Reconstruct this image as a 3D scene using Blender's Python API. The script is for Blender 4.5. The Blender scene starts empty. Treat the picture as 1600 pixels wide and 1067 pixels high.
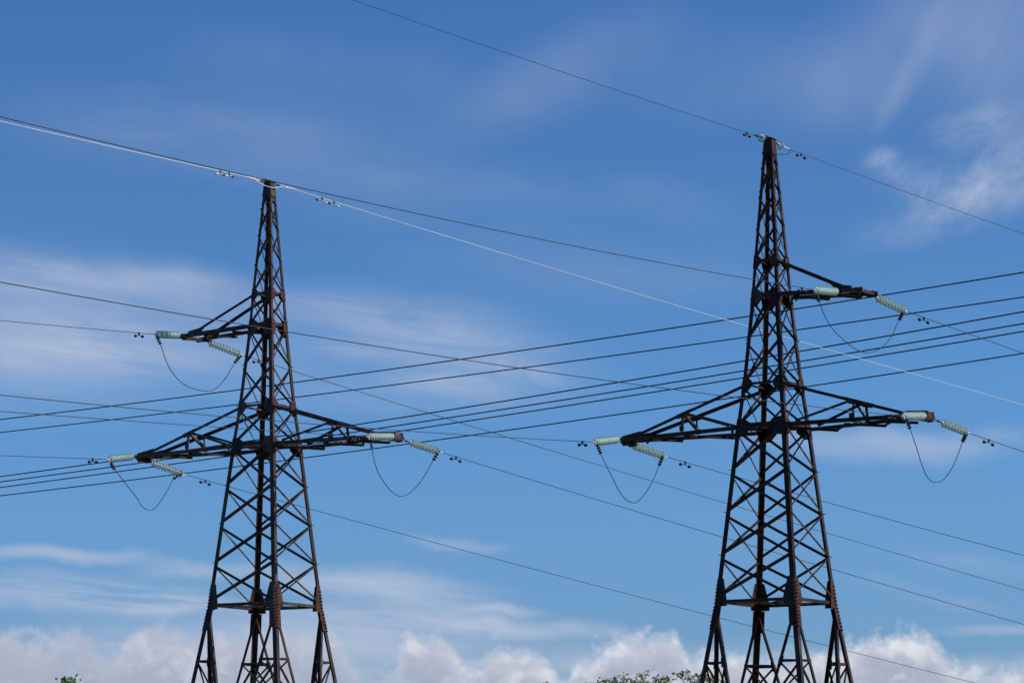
import bpy, bmesh, math, random
from mathutils import Vector, Matrix, noise
random.seed(7)
S = bpy.context.scene
COL = S.collection

# ------------------------------------------------------------------ camera
PITCH, ROLL = 0.14909, -0.00184
cam_d = bpy.data.cameras.new('camera'); cam = bpy.data.objects.new('camera', cam_d); COL.objects.link(cam)
cam_d.sensor_width = 36.0; cam_d.lens = 5000 / 1600 * 36.0
cam_d.clip_start = 0.5; cam_d.clip_end = 6000
r0 = Vector((1, 0, 0)); u0 = Vector((0, -math.sin(PITCH), math.cos(PITCH))); f0 = Vector((0, math.cos(PITCH), math.sin(PITCH)))
cr, sr = math.cos(ROLL), math.sin(ROLL)
rr = cr * r0 + sr * u0; uu = -sr * r0 + cr * u0
M = Matrix.Identity(4)
for i, v in enumerate((rr, uu, -f0)):
    for j in range(3): M[j][i] = v[j]
cam.matrix_world = M
cam.location = (0, 0, 1.6)
S.camera = cam

# ------------------------------------------------------------------ light
SUN_EL, SUN_ROT = math.radians(38), math.radians(94)      # rotation measured from +Y towards +X
sd = bpy.data.lights.new('sun', 'SUN'); sd.energy = 4.9; sd.angle = math.radians(0.53); sd.color = (1.0, 0.95, 0.87)
sun = bpy.data.objects.new('sun', sd); COL.objects.link(sun)
to_sun = Vector((math.sin(SUN_ROT) * math.cos(SUN_EL), math.cos(SUN_ROT) * math.cos(SUN_EL), math.sin(SUN_EL)))
sun.rotation_euler = to_sun.to_track_quat('Z', 'Y').to_euler()
S.view_settings.view_transform = 'Standard'; S.view_settings.look = 'None'
S.view_settings.exposure = 0.0; S.view_settings.gamma = 1.0

# ------------------------------------------------------------------ world: sky with clouds, laid out by direction
W = bpy.data.worlds.new('World'); S.world = W; W.use_nodes = True
nt = W.node_tree; nt.nodes.clear(); N = nt.nodes; L = nt.links

def mth(op, a, b=None, c=None, clamp=False):
    n = N.new('ShaderNodeMath'); n.operation = op; n.use_clamp = clamp
    for i, v in enumerate((a, b, c)):
        if v is None: continue
        if isinstance(v, (int, float)): n.inputs[i].default_value = v
        else: L.new(v, n.inputs[i])
    return n.outputs[0]
def sstep(x, lo, hi):
    n = N.new('ShaderNodeMapRange'); n.interpolation_type = 'SMOOTHSTEP'
    L.new(x, n.inputs[0]); n.inputs[1].default_value = lo; n.inputs[2].default_value = hi
    return n.outputs[0]
def comb(x, y, z=0.0):
    n = N.new('ShaderNodeCombineXYZ')
    for i, v in enumerate((x, y, z)):
        if isinstance(v, (int, float)): n.inputs[i].default_value = v
        else: L.new(v, n.inputs[i])
    return n.outputs[0]
def mapping(vec, loc, rot, scale, kind='TEXTURE'):
    n = N.new('ShaderNodeMapping'); n.vector_type = kind
    L.new(vec, n.inputs[0]); n.inputs[1].default_value = (loc[0], loc[1], 0); n.inputs[2].default_value = (0, 0, rot); n.inputs[3].default_value = (scale[0], scale[1], 1)
    return n.outputs[0]
def noise_n(vec, scale, detail=6, rough=0.55, dist=0.0):
    n = N.new('ShaderNodeTexNoise'); n.inputs['Scale'].default_value = scale; n.inputs['Detail'].default_value = detail
    n.inputs['Roughness'].default_value = rough; n.inputs['Distortion'].default_value = dist
    L.new(vec, n.inputs['Vector']); return n.outputs['Fac']
def mixc(f, a, b, blend='MIX'):
    n = N.new('ShaderNodeMix'); n.data_type = 'RGBA'; n.blend_type = blend
    if isinstance(f, (int, float)): n.inputs[0].default_value = f
    else: L.new(f, n.inputs[0])
    for k, v in ((6, a), (7, b)):
        if isinstance(v, tuple): n.inputs[k].default_value = (v[0], v[1], v[2], 1)
        else: L.new(v, n.inputs[k])
    return n.outputs[2]
def ramp(x, stops):
    n = N.new('ShaderNodeValToRGB'); L.new(x, n.inputs[0]); e = n.color_ramp.elements
    e[0].position = stops[0][0]; e[0].color = (*stops[0][1], 1)
    e[1].position = stops[-1][0]; e[1].color = (*stops[-1][1], 1)
    for p, c in stops[1:-1]:
        q = e.new(p); q.color = (*c, 1)
    return n.outputs[0]

tc = N.new('ShaderNodeTexCoord'); sp = N.new('ShaderNodeSeparateXYZ'); L.new(tc.outputs['Generated'], sp.inputs[0])
az = mth('ARCTAN2', sp.outputs[0], sp.outputs[1]); el = mth('ARCSINE', sp.outputs[2])
# angles counted in milliradian-like units: A grows to the east, D grows downwards (0..1067 spans 0.2134 rad)
A = mth('MULTIPLY_ADD', az, 5.0, 0.8); D = mth('MULTIPLY_ADD', el, -5.0, 1.279)
AD = comb(A, D)

sky = N.new('ShaderNodeTexSky'); sky.sky_type = 'NISHITA'; sky.sun_disc = False
sky.sun_elevation = SUN_EL; sky.sun_rotation = SUN_ROT; sky.air_density = 1.0; sky.dust_density = 0.6; sky.ozone_density = 2.0
# the photograph's deep polarised blue, set by elevation above the horizon
tint = ramp(D, [(0.0, (.267, .492, .824)), (.23, (.266, .488, .80)), (.43, (.274, .511, .828)), (.60, (.297, .552, .908)), (.80, (.310, .545, .918)), (.95, (.305, .530, .935))])
skycol = mixc(1.0, sky.outputs[0], tint, 'MULTIPLY')

# high thin cloud: soft patches in the sky, broken up by fibrous noise
fib_h = noise_n(mapping(AD, (0, 0), math.radians(6), (2.6, 0.5)), 7.0, 8, 0.62, 0.4)
fib_d = noise_n(mapping(AD, (0, 0), math.radians(-62), (1.8, 0.55)), 6.0, 8, 0.62, 0.6)
puff = noise_n(AD, 11.0, 9, 0.62, 0.5)
warp = noise_n(AD, 4.0, 4, 0.5)
fine = noise_n(mapping(AD, (1, 4), math.radians(-30), (1.5, .8)), 13.0, 11, 0.66, 0.25)
fib_s = noise_n(mapping(AD, (5, 1), math.radians(4), (3.4, 0.42)), 9.0, 10, 0.62, 0.5)
warpv = comb(mth('MULTIPLY', mth('SUBTRACT', warp, 0.5), 0.10), mth('MULTIPLY', mth('SUBTRACT', noise_n(mapping(AD, (3, 5), 0, (1, 1)), 6.0, 4, 0.5), 0.5), 0.06))
vadd = N.new('ShaderNodeVectorMath'); vadd.operation = 'ADD'; L.new(AD, vadd.inputs[0]); L.new(warpv, vadd.inputs[1]); ADw = vadd.outputs[0]
def patch(cx, cy, rx, ry, rot, k, nz, lo=0.30, hi=0.75):
    m = mapping(ADw, (cx / 1000, cy / 1000), math.radians(rot), (rx / 1000, ry / 1000))
    g = N.new('ShaderNodeTexGradient'); g.gradient_type = 'SPHERICAL'; L.new(m, g.inputs[0])
    s = sstep(g.outputs['Fac'], 0.0, 0.9)
    return mth('MULTIPLY', mth('MULTIPLY', s, k), sstep(nz, lo, hi))
cir = None
PATCHES = [
    (20, 520, 480, 175, 3, .72, fib_h, .0, .9), (200, 560, 360, 60, 5, .45, fib_s, .2, .75), (60, 430, 500, 50, 3, .30, fib_h, .1, .75), (330, 470, 240, 70, 8, .28, fib_h, .1, .8),
    (640, 545, 380, 125, 7, .42, fib_h, .0, .85), (650, 520, 330, 70, 9, .34, fib_s, .25, .7), (600, 495, 190, 22, 12, .40, fib_h, .3, .7), (560, 615, 330, 50, 2, .34, fib_h, .1, .8), (810, 582, 105, 30, 7, .50, puff, .25, .7), (720, 610, 200, 26, 4, .25, fib_h, .2, .7),
    (330, 215, 460, 100, 4, .24, fib_h, .0, .9), (850, 130, 320, 90, -28, .18, warp, .1, .9), (720, 310, 460, 80, 4, .18, fib_h, .1, .9), (950, 420, 460, 80, 5, .14, fib_h, .0, .9), (1150, 120, 420, 110, 8, .16, warp, .1, .9), (560, 120, 460, 90, 6, .12, warp, .1, .9), (1080, 330, 200, 60, 20, .10, fib_h, .1, .9),
    (1390, 700, 260, 36, 3, .55, fib_h, .0, .75), (1560, 690, 140, 24, 4, .3, fib_h, .2, .7),
    (1500, 50, 380, 150, -25, .26, warp, .0, .9), (1580, 110, 170, 220, -10, .26, fib_d, -.2, 1.0), (1440, 115, 140, 34, -58, .16, fib_d, -.1, .9), (1405, 175, 80, 22, -70, .10, fib_d, -.1, .9),
    (1575, 285, 180, 90, -18, .60, fine, .22, .78), (1545, 208, 130, 44, -12, .42, fine, .28, .74), (1394, 268, 46, 40, 30, .38, fine, .26, .72), (1480, 345, 190, 50, -14, .28, fine, .22, .76), (1440, 295, 130, 60, 20, .26, fine, .26, .76),
    (80, 874, 230, 20, 2, .62, fib_s, .25, .6), (110, 930, 330, 44, 2, .55, fib_s, .3, .62), (310, 898, 150, 22, 1, .45, fib_s, .3, .62), (270, 945, 150, 22, 2, .50, fib_s, .3, .62),
    (590, 915, 260, 42, 6, .80, fib_s, .18, .6), (600, 965, 320, 38, 3, .55, fib_s, .28, .62), (790, 953, 110, 13, 2, .50, fib_s, .25, .6),
    (700, 850, 120, 17, 4, .40, fib_s, .25, .6), (850, 985, 220, 22, 2, .40, fib_s, .28, .62), (1540, 988, 150, 14, 2, .45, fib_s, .2, .6), (1440, 935, 170, 26, 12, .24, fib_s, .2, .7), (1500, 885, 180, 26, 9, .18, fib_s, .2, .7),
    (470, 1010, 620, 85, 0, .75, fib_h, -.1, .7), (1130, 1045, 320, 60, 0, .50, fib_h, .0, .7), (900, 1050, 260, 45, 0, .6, fib_h, .0, .7), (1560, 1052, 180, 36, 0, .6, fib_h, .0, .7),
]
for p in PATCHES:
    o = patch(*p); cir = o if cir is None else mth('ADD', cir, o)
cir = mth('MINIMUM', cir, 0.80)
cx1 = mixc(cir, skycol, (3.95, 4.45, 5.6))

# cumulus bank above the horizon: an uneven top line over the azimuth, billowed by noise
TOPS = [(-60, 985), (0, 978), (60, 985), (112, 976), (150, 992), (175, 1008), (215, 978), (262, 964), (300, 985), (420, 975), (520, 985), (590, 1040), (624, 1012), (654, 984), (702, 994), (725, 1019), (762, 1006), (837, 1010),
        (864, 1042), (878, 1050), (897, 1020), (925, 1010), (957, 988), (1030, 976), (1062, 990), (1096, 1026), (1142, 1012), (1200, 1020), (1260, 1010), (1322, 1004), (1367, 981), (1412, 976), (1461, 998), (1480, 1028), (1530, 1040), (1620, 1038)]
fc = N.new('ShaderNodeFloatCurve'); cv = fc.mapping.curves[0]
fx = lambda x: (x + 100) / 1800
fy = lambda y: (1100 - y) / 200
cv.points[0].location = (fx(TOPS[0][0]), fy(TOPS[0][1])); cv.points[1].location = (fx(TOPS[-1][0]), fy(TOPS[-1][1]))
for x, y in TOPS[1:-1]: cv.points.new(fx(x), fy(y))
fc.mapping.update()
billow = noise_n(AD, 17.0, 9, 0.60, 0.3)
billow2 = noise_n(mapping(AD, (9, 2), 0, (1, 1)), 46.0, 6, 0.6, 0.2)
Aw = mth('MULTIPLY_ADD', mth('SUBTRACT', billow, 0.5), 0.06, A)
L.new(mth('DIVIDE', mth('ADD', Aw, 0.1), 1.8), fc.inputs['Value'])
top = mth('MULTIPLY_ADD', fc.outputs[0], -0.2, 1.1)
dep = mth('SUBTRACT', D, top)
dep = mth('ADD', dep, mth('MULTIPLY', mth('SUBTRACT', billow, 0.5), 0.085))
ridge = mth('ABSOLUTE', mth('MULTIPLY_ADD', noise_n(mapping(AD, (6, 3), 0, (1, 1)), 24.0, 3, 0.5), 2.0, -1.0))
dep = mth('SUBTRACT', dep, mth('MULTIPLY_ADD', ridge, -0.034, 0.005))
dep = mth('ADD', dep, mth('MULTIPLY', mth('SUBTRACT', billow2, 0.5), 0.030))
hard = sstep(dep, -0.007, 0.036)
thick = mth('MULTIPLY_ADD', sstep(noise_n(mapping(AD, (4, 1), 0, (1.6, 1)), 9.0, 5, 0.5), 0.30, 0.52), 0.35, 0.62)
edge = mth('SUBTRACT', 1.0, sstep(dep, 0.0, 0.075))
body = mth('ADD', mth('MULTIPLY', noise_n(mapping(AD, (2, 7), 0, (1.3, 1)), 15.0, 8, 0.6, 0.3), 0.8), mth('MULTIPLY', ridge, 0.45))
east = sstep(A, 0.35, 0.95)
lum = mth('ADD', mth('MULTIPLY', edge, mth('MULTIPLY_ADD', east, 0.35, 0.28)), mth('MULTIPLY', sstep(body, 0.38, 0.72), mth('MULTIPLY_ADD', east, 0.30, 0.45)))
ccol = ramp(lum, [(0.0, (0.40, 0.43, 0.55)), (0.40, (0.53, 0.56, 0.66)), (1.0, (0.76, 0.785, 0.83))])
cx2 = mixc(mth('MULTIPLY', hard, thick), cx1, mixc(1.0, ccol, (8.0, 8.0, 8.0), 'MULTIPLY'))
bg = N.new('ShaderNodeBackground'); L.new(cx2, bg.inputs[0]); bg.inputs[1].default_value = 0.125
wo = N.new('ShaderNodeOutputWorld'); L.new(bg.outputs[0], wo.inputs[0])

# ------------------------------------------------------------------ helpers
def tag(o, label=None, cat=None, group=None, kind=None):
    if label: o['label'] = label
    if cat: o['category'] = cat
    if group: o['group'] = group
    if kind: o['kind'] = kind
    return o
def empty(name, loc, rotz=0.0):
    o = bpy.data.objects.new(name, None); COL.objects.link(o); o.location = loc; o.rotation_euler = (0, 0, rotz); o.empty_display_size = 0.2
    return o
def mesh_obj(name, bm, mat, parent=None, smooth=False):
    bmesh.ops.recalc_face_normals(bm, faces=bm.faces)
    me = bpy.data.meshes.new(name); bm.to_mesh(me); bm.free()
    for p in me.polygons: p.use_smooth = smooth
    if mat: me.materials.append(mat)
    o = bpy.data.objects.new(name, me); COL.objects.link(o); o.parent = parent
    return o
V = Vector
def prism(bm, pts, ext):
    """closed polygon pts extruded by vector ext"""
    a = [bm.verts.new(p) for p in pts]; b = [bm.verts.new(p + ext) for p in pts]
    n = len(pts); bm.faces.new(a); bm.faces.new(b[::-1])
    for i in range(n): bm.faces.new((a[i], a[(i + 1) % n], b[(i + 1) % n], b[i]))
def angle(bm, p, q, d1, d2, w, t=0.012, w2=None):
    """L-section from p to q; heel on the line, flanges along d1 and d2"""
    p, q = V(p), V(q); ax = (q - p).normalized(); w2 = w2 or w
    d1 = V(d1); d1 = (d1 - ax * d1.dot(ax)).normalized(); d2 = V(d2); d2 = (d2 - ax * d2.dot(ax)).normalized()
    sec = [V((0, 0, 0)), d1 * w, d1 * w + d2 * t, d1 * t + d2 * t, d1 * t + d2 * w2, d2 * w2]
    prism(bm, [p + s for s in sec], q - p)
def box(bm, c, sx, sy, sz, X=V((1, 0, 0)), Y=V((0, 1, 0)), Z=V((0, 0, 1))):
    c = V(c); pts = [c - X * sx / 2 - Y * sy / 2 - Z * sz / 2, c + X * sx / 2 - Y * sy / 2 - Z * sz / 2, c + X * sx / 2 + Y * sy / 2 - Z * sz / 2, c - X * sx / 2 + Y * sy / 2 - Z * sz / 2]
    prism(bm, pts, Z * sz)
def frame(d):
    d = V(d).normalized(); up = V((0, 0, 1)) if abs(d.z) < .95 else V((1, 0, 0))
    s = d.cross(up).normalized(); return d, s, s.cross(d).normalized()
def tube(bm, pts, r, seg=8, caps=True):
    pts = [V(p) for p in pts]; rings = []; n = len(pts)
    rad = r if isinstance(r, (list, tuple)) else [r] * n
    for i, p in enumerate(pts):
        d = (pts[min(i + 1, n - 1)] - pts[max(i - 1, 0)]); _, s, u = frame(d)
        rings.append([bm.verts.new(p + (s * math.cos(a) + u * math.sin(a)) * rad[i]) for a in [2 * math.pi * k / seg for k in range(seg)]])
    for a, b in zip(rings, rings[1:]):
        for k in range(seg): bm.faces.new((a[k], a[(k + 1) % seg], b[(k + 1) % seg], b[k]))
    if caps: bm.faces.new(rings[0][::-1]); bm.faces.new(rings[-1])
def lathe(bm, prof, seg=20, origin=V((0, 0, 0))):
    """profile (x along axis, r) about local X, closed"""
    rings = []
    for x, r in prof:
        if r < 1e-6: rings.append([bm.verts.new(origin + V((x, 0, 0)))])
        else: rings.append([bm.verts.new(origin + V((x, r * math.cos(a), r * math.sin(a)))) for a in [2 * math.pi * k / seg for k in range(seg)]])
    for a, b in zip(rings, rings[1:]):
        for k in range(seg):
            k2 = (k + 1) % seg
            if len(a) == 1 and len(b) == 1: continue
            if len(a) == 1: bm.faces.new((a[0], b[k2], b[k]))
            elif len(b) == 1: bm.faces.new((a[k], a[k2], b[0]))
            else: bm.faces.new((a[k], a[k2], b[k2], b[k]))

# ------------------------------------------------------------------ materials
def material(name, c1, c2, rough=.5, metal=0.0, nscale=3.0, c3=None, bump=0.0, streak=None, spec=.5, trans=0.0, vary=0.0):
    m = bpy.data.materials.new(name); m.use_nodes = True; t = m.node_tree; b = t.nodes['Principled BSDF']
    co = t.nodes.new('ShaderNodeTexCoord'); mp = t.nodes.new('ShaderNodeMapping'); t.links.new(co.outputs['Object'], mp.inputs[0])
    if streak: mp.inputs[3].default_value = streak
    nz = t.nodes.new('ShaderNodeTexNoise'); nz.inputs['Scale'].default_value = nscale; nz.inputs['Detail'].default_value = 8; nz.inputs['Roughness'].default_value = .65
    t.links.new(mp.outputs[0], nz.inputs['Vector'])
    r = t.nodes.new('ShaderNodeValToRGB'); t.links.new(nz.outputs['Fac'], r.inputs[0])
    r.color_ramp.elements[0].position = .36; r.color_ramp.elements[0].color = (*c1, 1)
    r.color_ramp.elements[1].position = .64; r.color_ramp.elements[1].color = (*c2, 1)
    if c3: e = r.color_ramp.elements.new(.74); e.color = (*c3, 1)
    if vary:      # every bar weathers a little differently
        oi = t.nodes.new('ShaderNodeObjectInfo'); hs = t.nodes.new('ShaderNodeHueSaturation'); mr = t.nodes.new('ShaderNodeMapRange')
        t.links.new(oi.outputs['Random'], mr.inputs[0]); mr.inputs[3].default_value = 1 - vary; mr.inputs[4].default_value = 1 + vary
        ms = t.nodes.new('ShaderNodeMapRange'); mm = t.nodes.new('ShaderNodeMath'); mm.operation = 'FRACT'; m7 = t.nodes.new('ShaderNodeMath'); m7.operation = 'MULTIPLY'; m7.inputs[1].default_value = 7.3
        t.links.new(oi.outputs['Random'], m7.inputs[0]); t.links.new(m7.outputs[0], mm.inputs[0]); t.links.new(mm.outputs[0], ms.inputs[0]); ms.inputs[3].default_value = .65; ms.inputs[4].default_value = 1.3
        t.links.new(mr.outputs[0], hs.inputs['Value']); t.links.new(ms.outputs[0], hs.inputs['Saturation']); t.links.new(r.outputs[0], hs.inputs['Color']); t.links.new(hs.outputs[0], b.inputs['Base Color'])
    else: t.links.new(r.outputs[0], b.inputs['Base Color'])
    b.inputs['Roughness'].default_value = rough; b.inputs['Metallic'].default_value = metal; b.inputs['Specular IOR Level'].default_value = spec
    b.inputs['Transmission Weight'].default_value = trans
    if bump:
        bp = t.nodes.new('ShaderNodeBump'); bp.inputs['Strength'].default_value = bump; bp.inputs['Distance'].default_value = .01
        t.links.new(nz.outputs['Fac'], bp.inputs['Height']); t.links.new(bp.outputs[0], b.inputs['Normal'])
    return m
def glass(name, tint_, body):
    # tempered glass seen through many overlapping skirts: part clear, part milky with scattered light
    m = bpy.data.materials.new(name); m.use_nodes = True; t = m.node_tree; t.nodes.clear()
    out = t.nodes.new('ShaderNodeOutputMaterial'); tr = t.nodes.new('ShaderNodeBsdfTransparent'); gl = t.nodes.new('ShaderNodeBsdfGlossy'); df = t.nodes.new('ShaderNodeBsdfDiffuse'); tl = t.nodes.new('ShaderNodeBsdfTranslucent')
    tr.inputs[0].default_value = (*tint_, 1); gl.inputs[0].default_value = (.95, 1, 1, 1); gl.inputs['Roughness'].default_value = .22
    df.inputs[0].default_value = (*body, 1); tl.inputs[0].default_value = (*body, 1)
    nz = t.nodes.new('ShaderNodeTexNoise'); nz.inputs['Scale'].default_value = 9
    mr = t.nodes.new('ShaderNodeMapRange'); t.links.new(nz.outputs['Fac'], mr.inputs[0]); mr.inputs[3].default_value = .34; mr.inputs[4].default_value = .84
    m1 = t.nodes.new('ShaderNodeMixShader'); m1.inputs[0].default_value = .55; t.links.new(df.outputs[0], m1.inputs[1]); t.links.new(tl.outputs[0], m1.inputs[2])
    m2 = t.nodes.new('ShaderNodeMixShader'); t.links.new(mr.outputs[0], m2.inputs[0]); t.links.new(tr.outputs[0], m2.inputs[1]); t.links.new(m1.outputs[0], m2.inputs[2])
    fr = t.nodes.new('ShaderNodeFresnel'); fr.inputs[0].default_value = 1.5
    m3 = t.nodes.new('ShaderNodeMixShader'); t.links.new(fr.outputs[0], m3.inputs[0]); t.links.new(m2.outputs[0], m3.inputs[1]); t.links.new(gl.outputs[0], m3.inputs[2])
    t.links.new(m3.outputs[0], out.inputs[0]); return m
STEEL_L = material('weathered_steel', (.023, .013, .011), (.084, .058, .050), .46, 0, 3.4, (.15, .125, .11), .4, (1, 1, .3), spec=.14, vary=.35)
STEEL_R = material('rusty_dark_steel', (.017, .008, .006), (.058, .033, .025), .46, 0, 3.4, (.13, .095, .078), .4, (1, 1, .3), spec=.14, vary=.35)
PLATE = material('rusted_plate', (.030, .012, .009), (.085, .034, .025), .6, 0, 5.0, None, .3, spec=.12)
BLACKM = material('dark_iron', (.010, .009, .009), (.026, .023, .023), .55, 0, 20, spec=.25)
GALV = material('galvanised_fitting', (.30, .30, .29), (.50, .50, .48), .5, .1, 30)
ALU = material('weathered_aluminium_wire', (.022, .021, .023), (.045, .042, .044), .65, 0, .6, spec=.25)
ALUB = material('dark_line_wire', (.014, .017, .028), (.022, .026, .04), .7, 0, .4, spec=.2)
WHITEW = material('bright_new_aluminium', (.60, .60, .60), (.70, .70, .70), .6, 0, .6, spec=.3)
CONC = material('concrete', (.28, .27, .25), (.40, .39, .37), .9, 0, 6)
GLASS = glass('green_glass', (.90, .99, .98), (.84, .97, .94))
GLASSW = glass('pale_glass', (.86, .99, 1.0), (.72, .97, .99))

# ------------------------------------------------------------------ ground (hillside falling away behind the line)
def ground_h(x, y):
    s = x * .819 + (y - 60) * .574
    k = min(1, max(0, (s - 42) / 110)); k = k * k * (3 - 2 * k)
    return -15 * k + .25 * noise.noise(V((x * .03, y * .03, 0)))
bm = bmesh.new(); NG = 90; rows = []
def gc(i): t = (i / NG) * 2 - 1; return math.copysign(abs(t) ** 2.6, t) * 2600 
for i in range(NG + 1):
    rows.append([bm.verts.new((gc(i), 60 + gc(j), ground_h(gc(i), 60 + gc(j)) if abs(gc(i)) + abs(gc(j)) > 60 else min(0, ground_h(gc(i), 60 + gc(j))))) for j in range(NG + 1)])
for i in range(NG):
    for j in range(NG): bm.faces.new((rows[i][j], rows[i + 1][j], rows[i + 1][j + 1], rows[i][j + 1]))
GR = material('meadow', (.035, .050, .016), (.085, .10, .035), .95, 0, .35, (.13, .12, .06), .6)
tag(mesh_obj('ground', bm, GR, None, True), kind='structure')

# ------------------------------------------------------------------ pylons
HW = [(0, 1.342), (5.2837, .825), (6.575, .68), (9.2837, .455), (10.345, .39), (14.142, .125)]
def hw(z):
    for (a, p), (b, q) in zip(HW, HW[1:]):
        if z <= b: return p + (q - p) * (z - a) / (b - a)
    return HW[-1][1]
Z1, Z1T, Z2, Z2T, ZT = 5.2837, 6.5753, 9.2837, 10.3447, 14.142
LEVELS = [0.06, 1.42, 2.70, 3.96, Z1, Z1T, 7.93, Z2, Z2T, 11.42, 12.42, 13.32]
LARM, UARM = 5.269, 3.2

def pylon(name, loc, rotz, H, upper, steel, label):
    """H: height of the waist ring over the ground; upper: side (+1/-1) of the upper crossarm"""
    root = empty(name, loc, rotz); tag(root, label, 'pylon', 'steel lattice pylons')
    def P(u, v, z): return V((u, v, z + H))
    def corner(su, sv, z): h = hw(z); return P(su * h, sv * h, z)
    lh = lambda d: 1.342 + .15 * d
    def legc(su, sv, d): h = lh(d); return P(su * h, sv * h, -d)
    # corner posts with their plates
    for su in (-1, 1):
        for sv in (-1, 1):
            a, b = V((-su, 0, 0)), V((0, -sv, 0))
            bm = bmesh.new()
            zs = [0, Z1, Z2, ZT]
            for k, (z0, z1_) in enumerate(zip(zs, zs[1:])):
                w = (.145, .125, .10)[k]
                pts = [(z0, z1_)] if k else [(0, Z1)]
                segs = [z for z in [z0] + [h[0] for h in HW if z0 < h[0] < z1_] + [z1_]]
                for s0, s1 in zip(segs, segs[1:]): angle(bm, corner(su, sv, s0), corner(su, sv, s1), a, b, w, .014)
            for z in LEVELS[1:7]:      # node bolts / climbing pegs standing off the heel
                c = corner(su, sv, z); o_ = V((su, sv, 0)).normalized()
                box(bm, c + o_ * .03 + V((0, 0, .03)), .07, .022, .022, o_, V((-o_.y, o_.x, 0)))
            post = mesh_obj('corner_post', bm, steel, root)
            # gusset plates, one on each face
            for z, w_, h_, drop in ((Z1, .50, .56, .30), (Z1T, .33, .50, .26), (Z2, .40, .56, .34), (Z2T, .26, .40, .20)):
                for f in (0, 1):
                    inw = a if f == 0 else b; nrm = V((0, sv, 0)) if f == 0 else V((su, 0, 0))
                    w = w_ if not (z in (Z1, Z2) and f == 1) else w_ * .6
                    up = (corner(su, sv, z + .3) - corner(su, sv, z - .3)).normalized()
                    c = corner(su, sv, z) + nrm * (.002 + .0015 * f) - inw * .004
                    q = [c - up * drop, c - up * drop + inw * w * .55, c - up * (drop * .25) + inw * w, c + up * ((h_ - drop) * .35) + inw * w, c + up * (h_ - drop) + inw * w * .45, c + up * (h_ - drop)]
                    b2 = bmesh.new(); prism(b2, q, nrm * .012)
                    for kk in range(3):
                        for jj in range(2): box(b2, c + inw * (.045 + .06 * jj) + up * (-.16 + .16 * kk) + nrm * .02, .028, .018, .028, inw, nrm, up)
                    mesh_obj('gusset_plate', b2, PLATE if (f == 1) else steel, post)
            # waist splice: tapered plate inside, heavy cover angle with bolt rows outside
            for f in (0, 1):
                inw = a if f == 0 else b; nrm = V((0, sv, 0)) if f == 0 else V((su, 0, 0)); oth = b if f == 0 else a
                b2 = bmesh.new()
                t0, t1 = corner(su, sv, .74), corner(su, sv, 0.0)
                off = nrm * (.004 + .0015 * f)
                prism(b2, [t1 + off + V((0, 0, -.08)), t1 + off + inw * .40 + V((0, 0, -.08)), t1 + off + inw * .40 + V((0, 0, .12)), t0 + off + inw * .20, t0 + off], nrm * .012)
                l0, l1 = legc(su, sv, .09), legc(su, sv, .74)
                prism(b2, [l0 + off, l0 + off + inw * .24, l1 + off + inw * .26, l1 + off], nrm * .012)
                b3 = b2
                for k in range(13):
                    d = -.56 + k * .108
                    c = corner(su, sv, -d) if d < 0 else legc(su, sv, d)
                    for jj in (0, 1): box(b3, c + inw * (.035 + .06 * jj) + nrm * .030, .034, .040, .034, inw, nrm)
                mesh_obj('splice_plate', b3, PLATE if f else steel, post)
            # flared stand leg: main post, two spread struts, ties and cross bracing
            bm = bmesh.new(); angle(bm, legc(su, sv, 0), legc(su, sv, H - .25), a, b, .15, .014)
            leg = mesh_obj('stand_leg', bm, steel, root)
            DK = 4.9
            sA = lambda d: P(su * (1.30 - .25 * (d - .1)), sv * lh(d), -d)      # in the face across v
            sB = lambda d: P(su * lh(d), sv * (1.30 - .25 * (d - .1)), -d)
            for fn, inw, nrm in ((sA, a, V((0, sv, 0))), (sB, b, V((su, 0, 0)))):
                b2 = bmesh.new(); angle(b2, fn(.12) - nrm * .02, fn(DK) - nrm * .02, -inw, -nrm, .10, .012); mesh_obj('leg_strut', b2, steel, leg)
                b2 = bmesh.new(); angle(b2, legc(su, sv, 1.72) - nrm * .03, fn(1.72) - nrm * .03, V((0, 0, -1)), -nrm, .075, .01)
                prism(b2, [fn(1.62) - nrm * .018, fn(1.62) + inw * -.13 - nrm * .018, fn(1.9) + inw * -.15 - nrm * .018, fn(1.9) - nrm * .018], -nrm * .01)
                mesh_obj('leg_tie', b2, steel, leg)
                for (x0, x1) in ((1.76, 3.2), (3.3, 4.8)):
                    b2 = bmesh.new(); angle(b2, legc(su, sv, x0) - nrm * .035, fn(x1) - nrm * .035, inw, -nrm, .06, .01); mesh_obj('leg_brace', b2, steel, leg)
                # lower half: from the strut foot at mid face down to the post
                b2 = bmesh.new(); angle(b2, fn(DK), legc(su, sv, H - .5) - nrm * .02, inw, -nrm, .09, .012); mesh_obj('leg_brace', b2, steel, leg)
            b2 = bmesh.new(); angle(b2, sA(1.70), sB(1.70), V((0, 0, -1)), a + b, .075, .01); mesh_obj('leg_tie', b2, steel, leg)
            for x0, x1 in ((1.76, 3.2),):
                b2 = bmesh.new(); angle(b2, sA(x0), sB(x1), V((0, 0, 1)), a + b, .055, .01); mesh_obj('leg_brace', b2, steel, leg)
                b2 = bmesh.new(); angle(b2, sB(x0) + (a + b) * .02, sA(x1) + (a + b) * .02, V((0, 0, 1)), a + b, .055, .01); mesh_obj('leg_brace', b2, steel, leg)
            b2 = bmesh.new(); c = legc(su, sv, H); lathe(b2, [(-.6, 0), (-.6, .45), (.0, .40), (.25, .34), (.25, 0)], 16)
            fo = mesh_obj('concrete_footing', b2, CONC, root); fo.location = (c.x, c.y, .12); fo.rotation_euler = (0, -math.pi / 2, 0)
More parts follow.
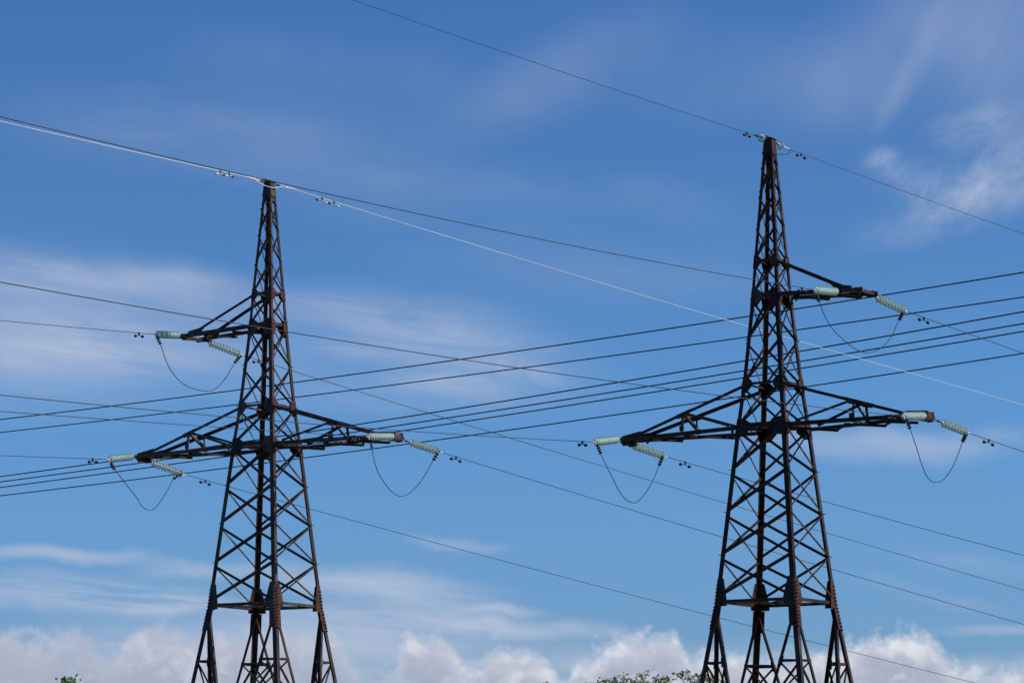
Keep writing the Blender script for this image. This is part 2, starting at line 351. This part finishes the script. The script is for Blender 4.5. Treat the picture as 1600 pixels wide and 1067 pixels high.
    # four lattice sides: ring members as the part, every diagonal a sub-part
    for nrm, t in ((V((0, -1, 0)), V((1, 0, 0))), (V((0, 1, 0)), V((1, 0, 0))), (V((-1, 0, 0)), V((0, 1, 0))), (V((1, 0, 0)), V((0, 1, 0)))):
        def fp(s, z, off=0.0): h = hw(z); return nrm * h + t * (s * h) + V((0, 0, z + H)) + nrm * off
        bm = bmesh.new()
        prism(bm, [fp(-1, 13.66, .004), fp(1, 13.66, .004), fp(1, ZT, .004), fp(-1, ZT, .004)], nrm * .01)
        side = mesh_obj('lattice_side', bm, steel, root)
        for z, w in ((0.02, .09), (Z1, .12), (Z1T, .07), (Z2, .10), (Z2T, .07)):
            b2 = bmesh.new(); angle(b2, fp(-.97, z, -.03), fp(.97, z, -.03), V((0, 0, 1)), -nrm, w, .012); mesh_obj('ring_member', b2, steel, side)
        wide = abs(nrm.y) > .5
        lv = LEVELS + [13.80]
        for k, (z0, z1_) in enumerate(zip(lv, lv[1:])):
            w = .085 if z1_ <= Z1 + .01 else (.07 if z1_ <= Z2 + .01 else .055)
            if not wide: w *= .70
            g0 = .05 if k else .12
            top = k == len(lv) - 2
            if not (upper < 0 and nrm.x < -.5 and z1_ < Z2T + .1): b2 = bmesh.new(); angle(b2, fp(-.955, z0 + g0, -.018), fp(.955, z1_ - .05, -.018), V((0, 0, 1)), -nrm, w, .010); mesh_obj('diagonal_brace', b2, steel, side)
            b2 = bmesh.new(); angle(b2, fp(.955, z0 + g0, .016), fp(-.955, z1_ - .05, .016), V((0, 0, -1)), nrm, w, .010, w * .25); mesh_obj('diagonal_brace', b2, steel, side)
    # plan bracing at the arm levels
    for z in (0.02, Z1, Z2):
        h = hw(z) * .93
        bm = bmesh.new(); angle(bm, P(-h, -h, z - .01), P(h, h, z - .01), V((0, 0, 1)), V((1, -1, 0)), .065, .01); mesh_obj('plan_brace', bm, steel, root)
        bm = bmesh.new(); angle(bm, P(-h, h, z + .03), P(h, -h, z + .03), V((0, 0, 1)), V((1, 1, 0)), .065, .01); mesh_obj('plan_brace', bm, steel, root)
    # peak plate
    bm = bmesh.new(); box(bm, P(0, 0, ZT + .012), .34, .34, .024)
    box(bm, P(0, 0, ZT + .05), .10, .62, .05); box(bm, P(0, 0, ZT + .034), .05, .05, .02)
    mesh_obj('peak_plate', bm, steel, root)

    # lower crossarms
    def lower_arm(s):
        zt = .04 * s
        bm = bmesh.new()        # end box: side plates, end plate, hanging lugs
        for v in (-1, 1):
            prism(bm, [P(s * (LARM - .80), v * .235, Z1 - .02), P(s * (LARM - .09), v * .215, Z1 - .12 + zt), P(s * (LARM - .09), v * .215, Z1 + .12 + zt), P(s * (LARM - .80), v * .235, Z1 + .20)], V((0, v * .014, 0)))
        box(bm, P(s * (LARM - .10), 0, Z1 + zt), .016, .40, .20); box(bm, P(s * (LARM - .36), 0, Z1 - .05 + zt), .5, .40, .016)
        for v in (-1, 1): box(bm, P(s * (LARM - .14), v * .25, Z1 - .05 + zt), .10, .10, .09); box(bm, P(s * (LARM - .22), v * .20, Z1 - .14 + zt), .20, .06, .07)
        arm = mesh_obj('lower_crossarm', bm, steel, root)
        bm = bmesh.new(); box(bm, P(s * (LARM - .26), 0, Z1 - .12 + zt), .30, .44, .05); mesh_obj('end_bracket', bm, PLATE, arm)
        h1, h2 = hw(Z1), hw(Z1T)
        UT = 4.62
        bot = lambda u, v: P(s * u, v * (h1 + (.225 - h1) * (u - h1) / (LARM - h1)), Z1)
        tie = lambda u, v: P(s * u, v * (h2 + (.26 - h2) * (u - h2) / (UT - h2)), Z1T + (Z1 + .12 - Z1T) * (u - h2) / (UT - h2))
        UP = 2.86
        for v in (-1, 1):
            inw = V((0, -v, 0))
            bm = bmesh.new(); angle(bm, bot(h1 - .02, v) + V((0, v * .016, -.06)), bot(LARM - .15, v) + V((0, v * .0, -.05 + zt)), V((0, 0, 1)), inw, .115, .014); mesh_obj('bottom_chord', bm, steel, arm)
            bm = bmesh.new(); angle(bm, tie(h2 - .12, v), tie(UT, v), V((0, 0, -1)), inw, .095, .012)
            prism(bm, [tie(UP - .28, v) + V((0, v * .004, .01)), tie(UP + .28, v) + V((0, v * .004, .01)), tie(UP + .22, v) + V((0, v * .004, -.13)), tie(UP - .12, v) + V((0, v * .004, -.17))], V((0, v * .010, 0)))
            mesh_obj('tie_bar', bm, steel, arm)
            bm = bmesh.new(); angle(bm, bot(UP, v) + V((0, 0, .05)) + inw * .02, tie(UP, v) + V((0, 0, -.05)) + inw * .02, V((s, 0, 0)), inw, .065, .01)
            prism(bm, [bot(UP - .07, v) + V((0, -v * .012, .07)), bot(UP + .10, v) + V((0, -v * .012, .07)), bot(UP + .10, v) + V((0, -v * .012, .22)), bot(UP - .07, v) + V((0, -v * .012, .22))], inw * .01)
            mesh_obj('post', bm, steel, arm)
            bm = bmesh.new(); angle(bm, tie(UP - .1, v) + V((0, 0, -.04)) + inw * .035, bot(h1 + .28, v) + V((0, 0, .12)) + inw * .035, V((0, 0, -1)), inw, .075, .01); mesh_obj('brace', bm, steel, arm)
        bm = bmesh.new(); angle(bm, tie(UP, -1) + V((0, 0, -.02)), tie(UP, 1) + V((0, 0, -.02)), V((0, 0, -1)), V((s, 0, 0)), .075, .01); mesh_obj('brace', bm, steel, arm)
        bm = bmesh.new(); angle(bm, tie(UP, -1) + V((0, .03, -.06)), bot(UP - .05, 1) + V((0, -.03, .10)), V((0, 0, 1)), V((s, 0, 0)), .085, .01); mesh_obj('brace', bm, steel, arm)
        us = [h1 + .15, 1.75, 2.70, 3.45, 4.05, 4.55]
        for k, (ua, ub) in enumerate(zip(us, us[1:])):
            v = 1 if k % 2 else -1
            bm = bmesh.new(); angle(bm, bot(ua, v) + V((-s * .06, v * .02, -.075)), bot(ub, -v) + V((s * .06, -v * .02, -.075)), V((s, 0, 0)), V((0, 0, -1)), .075, .01); mesh_obj('brace', bm, steel, arm)
        bm = bmesh.new(); angle(bm, bot(UP, -1) + V((0, 0, -.05)), bot(UP, 1) + V((0, 0, -.05)), V((s, 0, 0)), V((0, 0, 1)), .07, .01); mesh_obj('brace', bm, steel, arm)
    lower_arm(-1); lower_arm(1)

    # upper crossarm, on one side only
    s = upper; h1, h2 = hw(Z2), hw(Z2T)
    bm = bmesh.new(); box(bm, P(s * (UARM - .02), 0, Z2 - .13), .10, .98, .09)
    for v in (-1, 1):
        box(bm, P(s * (UARM - .08), v * .50, Z2 - .13), .34, .06, .15)
    if upper > 0: box(bm, P(s * (UARM - .30), .50, Z2 - .07), .55, .10, .10)
    arm = mesh_obj('upper_crossarm', bm, steel, root)
    if upper > 0: bm = bmesh.new(); box(bm, P(2.5, -.50, Z2 - .12), .14, .10, .12); mesh_obj('hanging_lug', bm, steel, arm)
    bot = lambda u, v: P(s * u, v * (h1 + (.48 - h1) * (u - h1) / (UARM - h1)), Z2 - .12 * (u - h1) / (UARM - h1))
    tie = lambda u, v: P(s * u, v * (h2 + (.47 - h2) * (u - h2) / (2.75 - h2)), Z2T + (Z2 - .02 - Z2T) * (u - h2) / (2.75 - h2))
    for v in (-1, 1):
        inw = V((0, -v, 0))
        bm = bmesh.new(); angle(bm, bot(h1 - .02, v) + V((0, v * .016, -.06)), bot(UARM, v) + V((0, v * .004, -.06)), V((0, 0, 1)), inw, .125, .014); mesh_obj('bottom_chord', bm, steel, arm)
        bm = bmesh.new(); angle(bm, tie(h2 - .12, v), tie(2.75, v), V((0, 0, -1)), inw, .085, .012)
        c = tie(2.62, v) + V((0, v * .006, 0)); prism(bm, [c + V((-s * .42, 0, .10)), c + V((s * .30, 0, -.02)), c + V((s * .30, 0, -.10)), c + V((-s * .2, 0, -.10))], V((0, v * .012, 0)))
        mesh_obj('tie_bar', bm, steel, arm)
    us = [h1 + .15, 1.05, 1.65, 2.2, 2.7, 3.1]
    for k, (ua, ub) in enumerate(zip(us, us[1:])):
        v = -1 if k % 2 else 1
        bm = bmesh.new(); angle(bm, bot(ua, v) + V((-s * .06, v * .02, -.075)), bot(ub, -v) + V((s * .06, -v * .02, -.075)), V((s, 0, 0)), V((0, 0, -1)), .07, .01); mesh_obj('brace', bm, steel, arm)
    return root

G0 = 8.5424
pyl_a = pylon('lattice_pylon', (-8.0707, 104.6594, 0), -.53776, G0, -1, STEEL_L, 'left brown steel lattice pylon, its single upper arm reaching left')
pyl_b = pylon('lattice_pylon', (7.8661, 95.5707, 0), -.56597, G0 - .5298, 1, STEEL_R, 'right dark rusty lattice pylon, its single upper arm reaching right')

# ------------------------------------------------------------------ wires, insulators, dampers (start A, wire end E, slope, curvature, damper distances)
WIRES = {
    'T2G_L': ([7.791, 95.452, 22.154], [7.351, 94.823, 22.134], -0.00942, 0.000459, [0.45]),
    'T2G_R': ([7.941, 95.689, 22.124], [8.48, 96.066, 21.971], -0.17288, 0.0009, [0.51]),
    'T2UR_L': ([9.708, 93.808, 17.156], [8.885, 92.633, 17.026], -0.05293, 0.000717, [0.75]),
    'T2UR_R': ([10.734, 94.341, 17.146], [11.849, 95.122, 16.791], -0.18533, 0.0006, [0.74]),
    'T2LR_L': ([12.111, 92.613, 13.296], [11.248, 91.381, 13.135], -0.05495, 0.00063, [0.73]),
    'T2LR_R': ([12.431, 92.931, 13.196], [13.439, 93.637, 12.922], -0.18952, 0.0006, [0.82]),
    'T2LL_L': ([3.36, 98.173, 13.296], [2.512, 96.962, 13.06], -0.06949, 0.000687, [0.67]),
    'T2LL_R': ([3.579, 98.555, 13.196], [4.792, 99.405, 12.892], -0.16727, 0.00071, [0.78]),
    'T1G_L': ([-8.132, 104.556, 22.654], [-8.55, 103.96, 22.683], -0.0215, 0.0003, [1.7, 1.25]),
    'T1G_R': ([-8.009, 104.762, 22.654], [-7.507, 105.114, 22.61], -0.1581, 0.000393, [1.36, 1.84]),
    'T1UL_L': ([-11.065, 105.886, 17.726], [-11.812, 104.82, 17.602], -0.06778, 0.0006, [0.82]),
    'T1UL_R': ([-10.384, 106.598, 17.666], [-9.186, 107.437, 17.293], -0.19121, 0.0003, [0.68]),
    'T1LL_L': ([-12.649, 107.133, 13.826], [-13.449, 105.991, 13.578], -0.06983, 0.0006, [0.77]),
    'T1LL_R': ([-12.44, 107.522, 13.726], [-11.165, 108.414, 13.332], -0.18136, 0.000279, [0.83]),
    'T1LR_L': ([-3.744, 101.823, 13.826], [-4.565, 100.65, 13.683], -0.06094, 0.000358, [0.66]),
    'T1LR_R': ([-3.433, 102.15, 13.726], [-2.326, 102.924, 13.451], -0.19154, 0.000358, [0.62]),
}
WHERE = {
    'T2G': 'from the right pylon peak', 'T2UR': 'from the right pylon upper arm', 'T2LR': 'from the right pylon lower right arm', 'T2LL': 'from the right pylon lower left arm',
    'T1G': 'from the left pylon peak', 'T1UL': 'from the left pylon upper arm', 'T1LL': 'from the left pylon lower left arm', 'T1LR': 'from the left pylon lower right arm'}
DIRL = V((-math.cos(math.radians(55)), -math.sin(math.radians(55)), 0)); DIRR = V((math.cos(math.radians(35)), math.sin(math.radians(35)), 0))

def glass_disc(parent, x, mat, r=.128, face=1, cap=True):
    bm = bmesh.new(); f = face
    lathe(bm, [(x + .010 * f, .030), (x + .004 * f, .050), (x + .010 * f, .085), (x + .026 * f, .118), (x + .042 * f, r), (x + .050 * f, r * .985), (x + .044 * f, .112), (x + .058 * f, .098), (x + .040 * f, .088), (x + .056 * f, .072), (x + .036 * f, .060), (x + .040 * f, .030), (x + .010 * f, .030)], 22)
    d = mesh_obj('glass_disc', bm, mat, parent, True)
    if cap:
        bm = bmesh.new(); lathe(bm, [(x - .062 * f, 0), (x - .060 * f, .028), (x - .040 * f, .040), (x + .0 * f, .047), (x + .014 * f, .040), (x + .036 * f, .014), (x + .066 * f, .011), (x + .066 * f, 0)], 12)
        mesh_obj('metal_cap', bm, BLACKM if False else CAPM, d, True)
CAPM = material('insulator_cap', (.66, .68, .65), (.80, .80, .77), .4, 0, 25)

def orient(o, A, E):
    d = (V(E) - V(A)).normalized(); _, s, u = frame(d)
    m = Matrix((d, -s, u)).transposed().to_4x4(); m.translation = V(A); o.matrix_world = m
def insulator(A, E, label, pale=False):
    ln = (V(E) - V(A)).length
    root = bpy.data.objects.new('insulator_string', None); COL.objects.link(root); orient(root, A, E); root.empty_display_size = .1
    tag(root, label, 'insulator', 'glass insulator strings on the arm tips')
    n = max(8, min(10, round((ln - .26) / .122))); pitch = .122; x0 = ln - .14 - n * pitch + .05
    bm = bmesh.new()
    tube(bm, [(-.16, 0, 0), (x0 * .4, 0, 0)], .020, 8); box(bm, (x0 * .55, 0, 0), x0 * .7, .05, .022); box(bm, (x0 * .2, 0, 0), .06, .024, .075)
    tube(bm, [(x0 * .5, 0, 0), (x0 + .02, 0, 0)], .018, 8)
    mesh_obj('shackle', bm, BLACKM, root)
    for k in range(n): glass_disc(root, x0 + .04 + k * pitch, GLASS)
    bm = bmesh.new(); xe = ln - .12
    tube(bm, [(xe, 0, 0), (ln + .02, 0, 0)], .026, 8); box(bm, (xe + .05, 0, -.03), .11, .045, .10)
    tube(bm, [(xe + .03, 0, -.05), (xe + .0, 0, -.13), (xe - .02, 0, -.20)], .022, 8)
    tube(bm, [(ln, 0, 0), (ln + .10, 0, .0)], [.022, .012], 8)
    mesh_obj('tension_clamp', bm, GALV, root)
    return root
for k, (A, E, b, c, dm) in WIRES.items():
    t, side = k.split('_')
    if t in ('T1G', 'T2G'): continue
    pos = WHERE[t].replace('from ', 'on ')
    insulator(A, E, '%s %s' % ('green glass insulator string pointing left' if side == 'L' else 'bright glass insulator string slanting right', pos.replace('on the', 'at the').replace('of the', 'of')))

# peak fittings: single big discs on the right pylon, bare rods on the left one
for side, face in (('L', 1), ('R', 1)):
    A, E, *_ = WIRES['T2G_' + side]; ln = (V(E) - V(A)).length
    root = bpy.data.objects.new('insulator_disc', None); COL.objects.link(root); orient(root, A, E)
    tag(root, 'single round glass insulator on the %s of the right pylon peak' % ('left' if side == 'L' else 'right'), 'insulator', 'single glass discs at the right pylon peak')
    glass_disc(root, .30, GLASSW, .150)
    bm = bmesh.new(); tube(bm, [(.0, 0, 0), (.26, 0, 0)], .022, 8); box(bm, (.12, 0, 0), .12, .06, .03); mesh_obj('shackle', bm, BLACKM, root)
    bm = bmesh.new(); tube(bm, [(.34, 0, 0), (ln + .04, 0, 0)], .020, 8); box(bm, (ln - .16, 0, 0), .12, .055, .06); mesh_obj('tension_clamp', bm, BLACKM if side == 'L' else GALV, root)
for side in 'LR':
    A, E, b, c, _ = WIRES['T1G_' + side]; ln = (V(E) - V(A)).length
    root = bpy.data.objects.new('wire_clamp', None); COL.objects.link(root); orient(root, A, E)
    tag(root, 'silver rod clamp holding the bright wire on the %s of the left pylon peak' % ('left' if side == 'L' else 'right'), 'wire clamp', 'rod clamps at the left pylon peak')
    bm = bmesh.new(); tube(bm, [(.12, 0, 0), (ln * .55, 0, 0)], .022, 8); box(bm, (ln * .45, 0, 0), .12, .05, .05); mesh_obj('shackle', bm, BLACKM, root)
    bm = bmesh.new(); tube(bm, [(ln * .5, .0, .03), (ln * .8, 0, .028), (ln + .35, 0, -.006)], .015, 6); tube(bm, [(ln * .5, 0, -.03), (ln * .8, 0, -.028), (ln + .3, 0, -.012)], .015, 6)
    box(bm, (ln * .95, 0, 0), .10, .04, .05); mesh_obj('preformed_grip', bm, WHITEW, root)

def cable(name, pts, r, mat, label, cat, group=None, seg=6):
    bm = bmesh.new(); tube(bm, pts, r, seg); o = mesh_obj(name, bm, mat, None, True); return tag(o, label, cat, group)
def damper(E, d, b, c, s, label, bright=False, size=1.0):
    p = V(E) + d * s + V((0, 0, b * s + c * s * s)); tan = (d + V((0, 0, b + 2 * c * s))).normalized()
    root = bpy.data.objects.new('vibration_damper', None); COL.objects.link(root); orient(root, p, p + tan)
    tag(root, label, 'damper', 'vibration dampers clamped under the wires')
    k = size
    bm = bmesh.new(); box(bm, (0, 0, -.035 * k), .055 * k, .045 * k, .12 * k); mesh_obj('clamp', bm, BLACKM, root)
    bm = bmesh.new(); tube(bm, [(-.20 * k, 0, -.115 * k), (-.1 * k, 0, -.098 * k), (0, 0, -.092 * k), (.1 * k, 0, -.098 * k), (.20 * k, 0, -.115 * k)], .010 if not bright else .016, 6); mesh_obj('messenger_bar', bm, WHITEW if bright else BLACKM, root)
    for sg in (-1, 1):
        bm = bmesh.new(); x = sg * .19 * k
        if bright: tube(bm, [(x - .06, 0, -.118 * k), (x + .06, 0, -.118 * k)], .028, 8)
        else: lathe(bm, [(-.055 * k, 0), (-.055 * k, .030 * k), (-.03 * k, .052 * k), (.03 * k, .054 * k), (.055 * k, .035 * k), (.055 * k, 0)], 12, V((x, 0, -.118 * k)))
        mesh_obj('weight', bm, WHITEW if (bright and sg > 0) else BLACKM, root, True)
NAMES = {'T1G': 'bright white earth wire', 'T2G': 'thin dark earth wire'}
for k, (A, E, b, c, dm) in WIRES.items():
    t, side = k.split('_'); d = DIRL if side == 'L' else DIRR; n = 60; Ls = 122 if side == 'L' else 92
    pts = [V(E) + d * s + V((0, 0, b * s + c * s * s)) for s in [Ls * (i / n) ** 1.3 for i in range(n + 1)]]
    white = t == 'T1G'
    cable('earth_wire' if t in NAMES else 'conductor', pts, .0115 if white else (.0078 if t == 'T2G' else .0108), WHITEW if white else ALU,
          '%s running %s %s' % (NAMES.get(t, 'dark conductor'), 'left' if side == 'L' else 'right', WHERE[t]), 'power line', 'wires strung on the pylons')
    for i, s in enumerate(dm):
        extra = '' if len(dm) == 1 else (', nearer one' if s == min(dm) else ', farther one')
        damper(E, d, b, c, s, '%s damper on wire running %s %s%s' % ('silver' if white else 'black', 'left' if side == 'L' else 'right', WHERE[t], extra), white, .8 if t == 'T2G' else .9)

JUMP = {
    'T1UL': [(-11.753, 104.878, 17.493), (-11.655, 104.976, 17.293), (-11.515, 105.116, 16.841), (-11.278, 105.352, 16.38), (-10.887, 105.741, 16.024), (-10.301, 106.326, 15.908), (-10.008, 106.618, 16.012), (-9.715, 106.91, 16.356), (-9.481, 107.143, 16.802), (-9.393, 107.231, 16.99), (-9.226, 107.397, 17.233)],
    'T1LL': [(-13.362, 106.083, 13.428), (-13.265, 106.186, 13.267), (-12.859, 106.616, 12.732), (-12.587, 106.905, 12.374), (-12.45, 107.051, 12.129), (-12.276, 107.235, 12.018), (-12.084, 107.439, 12.059), (-11.894, 107.641, 12.316), (-11.667, 107.882, 12.753), (-11.496, 108.063, 13.142), (-11.264, 108.31, 13.365)],
    'T1LR': [(-4.487, 100.729, 13.549), (-4.447, 100.77, 13.33), (-4.368, 100.851, 12.931), (-4.23, 100.991, 12.538), (-3.975, 101.25, 12.157), (-3.758, 101.47, 11.954), (-3.541, 101.69, 11.894), (-3.285, 101.951, 12.023), (-2.987, 102.253, 12.363), (-2.728, 102.516, 12.804), (-2.548, 102.699, 13.156), (-2.387, 102.863, 13.444)],
    'T2LL': [(2.612, 97.069, 12.945), (2.711, 97.175, 12.721), (2.93, 97.41, 12.275), (3.09, 97.582, 11.998), (3.291, 97.797, 11.626), (3.494, 98.013, 11.41), (3.698, 98.232, 11.333), (3.883, 98.431, 11.392), (4.155, 98.722, 11.719), (4.409, 98.994, 12.186), (4.579, 99.177, 12.586), (4.687, 99.292, 12.859)],
    'T2LR': [(11.372, 91.508, 13.021), (11.472, 91.611, 12.792), (11.692, 91.837, 12.223), (11.831, 91.98, 11.812), (12.014, 92.169, 11.46), (12.246, 92.408, 11.336), (12.55, 92.721, 11.443), (12.863, 93.043, 11.834), (13.093, 93.28, 12.294), (13.234, 93.425, 12.632), (13.349, 93.544, 12.854)],
    'T2UR': [(8.944, 92.682, 16.862), (9.023, 92.748, 16.702), (9.179, 92.88, 16.323), (9.419, 93.081, 15.954), (9.825, 93.422, 15.623), (10.235, 93.767, 15.406), (10.59, 94.064, 15.372), (10.993, 94.403, 15.556), (11.34, 94.694, 15.928), (11.54, 94.862, 16.322), (11.629, 94.937, 16.489), (11.763, 95.049, 16.74)],
}
def smooth_path(P, m=6):
    P = [V(p) for p in P]; out = []
    for i in range(len(P) - 1):
        a, b, c, d = P[max(i - 1, 0)], P[i], P[i + 1], P[min(i + 2, len(P) - 1)]
        for j in range(m):
            t = j / m; out.append(.5 * ((2 * b) + (c - a) * t + (2 * a - 5 * b + 4 * c - d) * t * t + (3 * b - a - 3 * c + d) * t ** 3))
    return out + [P[-1]]
JL = {'T1UL': 'slack jumper loop', 'T1LL': 'kinked jumper loop', 'T1LR': 'U-shaped jumper loop', 'T2LL': 'deep jumper loop', 'T2LR': 'deep jumper loop', 'T2UR': 'wide slack jumper loop'}
for k, P in JUMP.items():
    o = cable('jumper_cable', smooth_path(P), .0125, ALU, '%s hanging below %s' % (JL[k], WHERE[k].replace('from ', '')), 'jumper cable', 'jumper loops under the arms')
    for (a, b) in ((P[0], P[1]), (P[-1], P[-2])):
        a, b = V(a), V(b); a2 = a + (a - b) * .25; dd, s_, u_ = frame(b - a2); ln = (b - a2).length
        bm = bmesh.new(); tube(bm, [a2, b], .020, 8)
        for j in range(4): box(bm, a2 + dd * (ln * (.14 + .25 * j)), .032, .105, .06, dd, s_, u_)
        for j in range(4): box(bm, a2 + dd * (ln * (.14 + .25 * j)), .022, .04, .13, dd, s_, u_)
        mesh_obj('bolted_clamp', bm, BLACKM, o)
# small bonding leads at both peaks
cable('bonding_lead', smooth_path([(8.47, 96.06, 21.97), (8.53, 96.0, 21.86), (8.42, 95.9, 21.78), (8.2, 95.72, 21.72), (8.02, 95.6, 21.70)]), .012, ALU, 'short curved lead hanging right of the right pylon peak', 'bonding lead')
cable('bonding_lead', smooth_path([(-8.50, 104.0, 22.65), (-8.28, 104.2, 22.53), (-8.0, 104.42, 22.47), (-7.86, 104.6, 22.50), (-7.72, 104.95, 22.60)]), .012, WHITEW, 'pale lead looping in front of the left pylon peak', 'bonding lead')

# second power line crossing behind both pylons
LINE = [[150, 0.00028, 0.016512, 23.6306], [157, 0.000202, 0.010822, 23.7914], [146, 0.000276, 0.03942, 20.8184], [150, 0.000247, 0.035965, 20.9576], [154, 0.000218, 0.035406, 21.1693], [158, 0.000225, 0.028213, 20.9082]]
ORD = ['topmost', 'second from the top', 'third from the top', 'fourth from the top', 'fifth from the top', 'lowest']
dl = V((math.cos(math.radians(40)), -math.sin(math.radians(40)), 0))
for o_, (y0, a2, a1, a0) in zip(ORD, LINE):
    pts = [V((0, y0, 0)) + dl * t + V((0, 0, a2 * t * t + a1 * t + a0)) for t in [-110 + 195 * i / 60 for i in range(61)]]
    cable('line_wire', pts, .030, ALUB, 'thick black wire rising to the right behind the pylons, %s of six' % o_, 'power line', 'six thick wires crossing behind the pylons')

# ------------------------------------------------------------------ trees whose tops reach into the picture
LEAF = material('leaf_green', (.15, .18, .045), (.23, .25, .075), .6, 0, 1.2, (.27, .27, .12))
LEAF2 = material('fresh_leaf', (.10, .19, .04), (.19, .27, .08), .55, 0, 3.0)
for m_ in (LEAF, LEAF2):
    t = m_.node_tree; b_ = t.nodes['Principled BSDF']; tr = t.nodes.new('ShaderNodeBsdfTranslucent'); mx = t.nodes.new('ShaderNodeMixShader')
    src = b_.inputs['Base Color'].links[0].from_socket; t.links.new(src, tr.inputs[0]); mx.inputs[0].default_value = .5
    t.links.new(b_.outputs[0], mx.inputs[1]); t.links.new(tr.outputs[0], mx.inputs[2]); t.links.new(mx.outputs[0], t.nodes['Material Output'].inputs[0])
BARK = material('bark', (.06, .05, .04), (.14, .12, .10), .9, 0, 6, None, .5, (1, 1, .2))
def leaf(bm, p, size, droop=0.3):
    d = V((random.gauss(0, 1), random.gauss(0, 1), random.gauss(-droop, .5))).normalized(); _, s, u = frame(d)
    a = random.uniform(0, math.pi); w = (s * math.cos(a) + u * math.sin(a)) * size * .32; n_ = d.cross(w).normalized() * size * .08
    v = [bm.verts.new(p), bm.verts.new(p + d * size * .5 + w + n_), bm.verts.new(p + d * size), bm.verts.new(p + d * size * .5 - w + n_)]
    bm.faces.new(v)
def tree(name, base, tops, h, rad, nl, size, label, mat, cat='tree', group=None, droop=.3, spread=5.2):
    root = empty(name, base); tag(root, label, cat, group); base = V(base)
    bt = bmesh.new(); bl = bmesh.new(); ht = h * .80
    tr = [V((.12 * math.sin(i * 1.3) * rad * .3, .1 * math.cos(i * 1.7) * rad * .3, ht * i / 8)) for i in range(9)]
    tube(bt, tr, [h * .020 * (1 - .085 * i) for i in range(9)], 9)
    ends = [V(t) - base for t in tops]
    ng = 46
    for i in range(ng):
        z = h * (.30 + .62 * ((i + random.random()) / ng)); k = (z / h - .30) / .62
        r = rad * (1 - .75 * max(0, k - .35) ** 1.1) * (.55 + .45 * random.random()) * (.75 + .25 * min(1, k * 4)); a = i * 2.4 + random.uniform(-.4, .4)
        ends.append(V((r * math.cos(a), r * math.sin(a), min(z, h * .90))))
    ntop = len(tops)
    for i, e in enumerate(ends):
        zb = max(h * .18, min(ht * .95, e.z - (.18 + .12 * random.random()) * h)); k = min(7, int(zb / ht * 8)); st = tr[k].lerp(tr[k + 1], zb / ht * 8 - k)
        mid = st.lerp(e, .5) + V((0, 0, -.02 * h + random.uniform(0, .04) * h)) 
        pp = [st, st.lerp(mid, .5) + V((0, 0, .01 * h)), mid, mid.lerp(e, .5) + V((0, 0, .012 * h)), e]
        tube(bt, pp, [h * .007, h * .006, h * .0045, h * .003, h * .0012], 6)
        for j in range(7):
            t = .35 + .65 * (j / 6); q = pp[min(3, int(t * 4))].lerp(pp[min(4, int(t * 4) + 1)], t * 4 - int(t * 4)) if t < 1 else e
            tw = size * (spread / 2 if (i < ntop and j == 6) else spread)
            e2 = q + V((random.gauss(0, tw), random.gauss(0, tw), random.gauss(0, tw * .45) - (.5 * tw if i < ntop else 0)))
            if i < ntop: e2.z = min(e2.z, e.z + size * .3)
            tube(bt, [q, q.lerp(e2, .5) + V((0, 0, size * .3)), e2], [h * .0016, h * .0012, h * .0007], 4)
            for m in range(nl):
                c = q.lerp(e2, random.random() ** .7) + V((random.gauss(0, size * .8), random.gauss(0, size * .8), random.gauss(0, size * .45)))
                if i < ntop: c.z = min(c.z, e.z + size * .6)
                leaf(bl, c, size * random.uniform(.7, 1.25), droop)
    mesh_obj('trunk', bt, BARK, root); mesh_obj('crown', bl, mat, root)
    return root
Y = 130.0
def W_(x, y, dist=Y): # direction of a treetop seen at bearing/elevation -> world point at that distance
    return ((x - 800) / 5000 * dist * 1.0112 , dist, 1.6 + math.tan((1279 - y) / 5000) * dist * 1.0)
topsA = [(4.06, 129.3, 7.40), (4.46, 130.4, 7.50), (3.72, 130.2, 7.26), (4.95, 129.6, 7.34), (5.53, 130.1, 7.70), (5.88, 129.4, 7.52), (6.10, 130.5, 7.36), (5.25, 130.6, 7.42), (3.45, 129.8, 7.18), (3.18, 130.1, 7.16), (4.2, 130.2, 7.36)]
topsB = [(6.98, 128.8, 7.60), (7.28, 129.5, 7.46), (6.72, 129.2, 7.44), (7.62, 129.2, 7.50), (7.9, 128.6, 7.34), (7.48, 130, 7.40)]
tree('leafy_tree', (4.7, 130, 0), topsA, 7.2, 2.1, 20, .15, 'feathery green treetop in the gap between the two pylons', LEAF, 'tree', 'treetops along the bottom edge')
tree('leafy_tree', (7.6, 129, 0), topsB, 7.15, 1.7, 20, .15, 'green treetop right beside the left leg of the right pylon', LEAF, 'tree', 'treetops along the bottom edge')
tree('leafy_tree', (1.45, 148, 0), [(1.52, 148, 8.02), (1.75, 148.3, 7.96)], 7.7, 1.6, 8, .13, 'barely showing treetop at the bottom edge between the pylons', LEAF, 'tree', 'treetops along the bottom edge')
tree('young_tree', (-8.32, 60, 0), [(-8.38, 60, 4.23), (-8.30, 60.05, 4.25), (-8.22, 60, 4.24), (-8.34, 59.95, 4.21), (-8.26, 60, 4.19), (-8.17, 60, 4.17)], 4.05, .22, 8, .085, 'small bright green leafy tip far left at the bottom edge', LEAF2, 'tree', None, -1.3, 1.1)
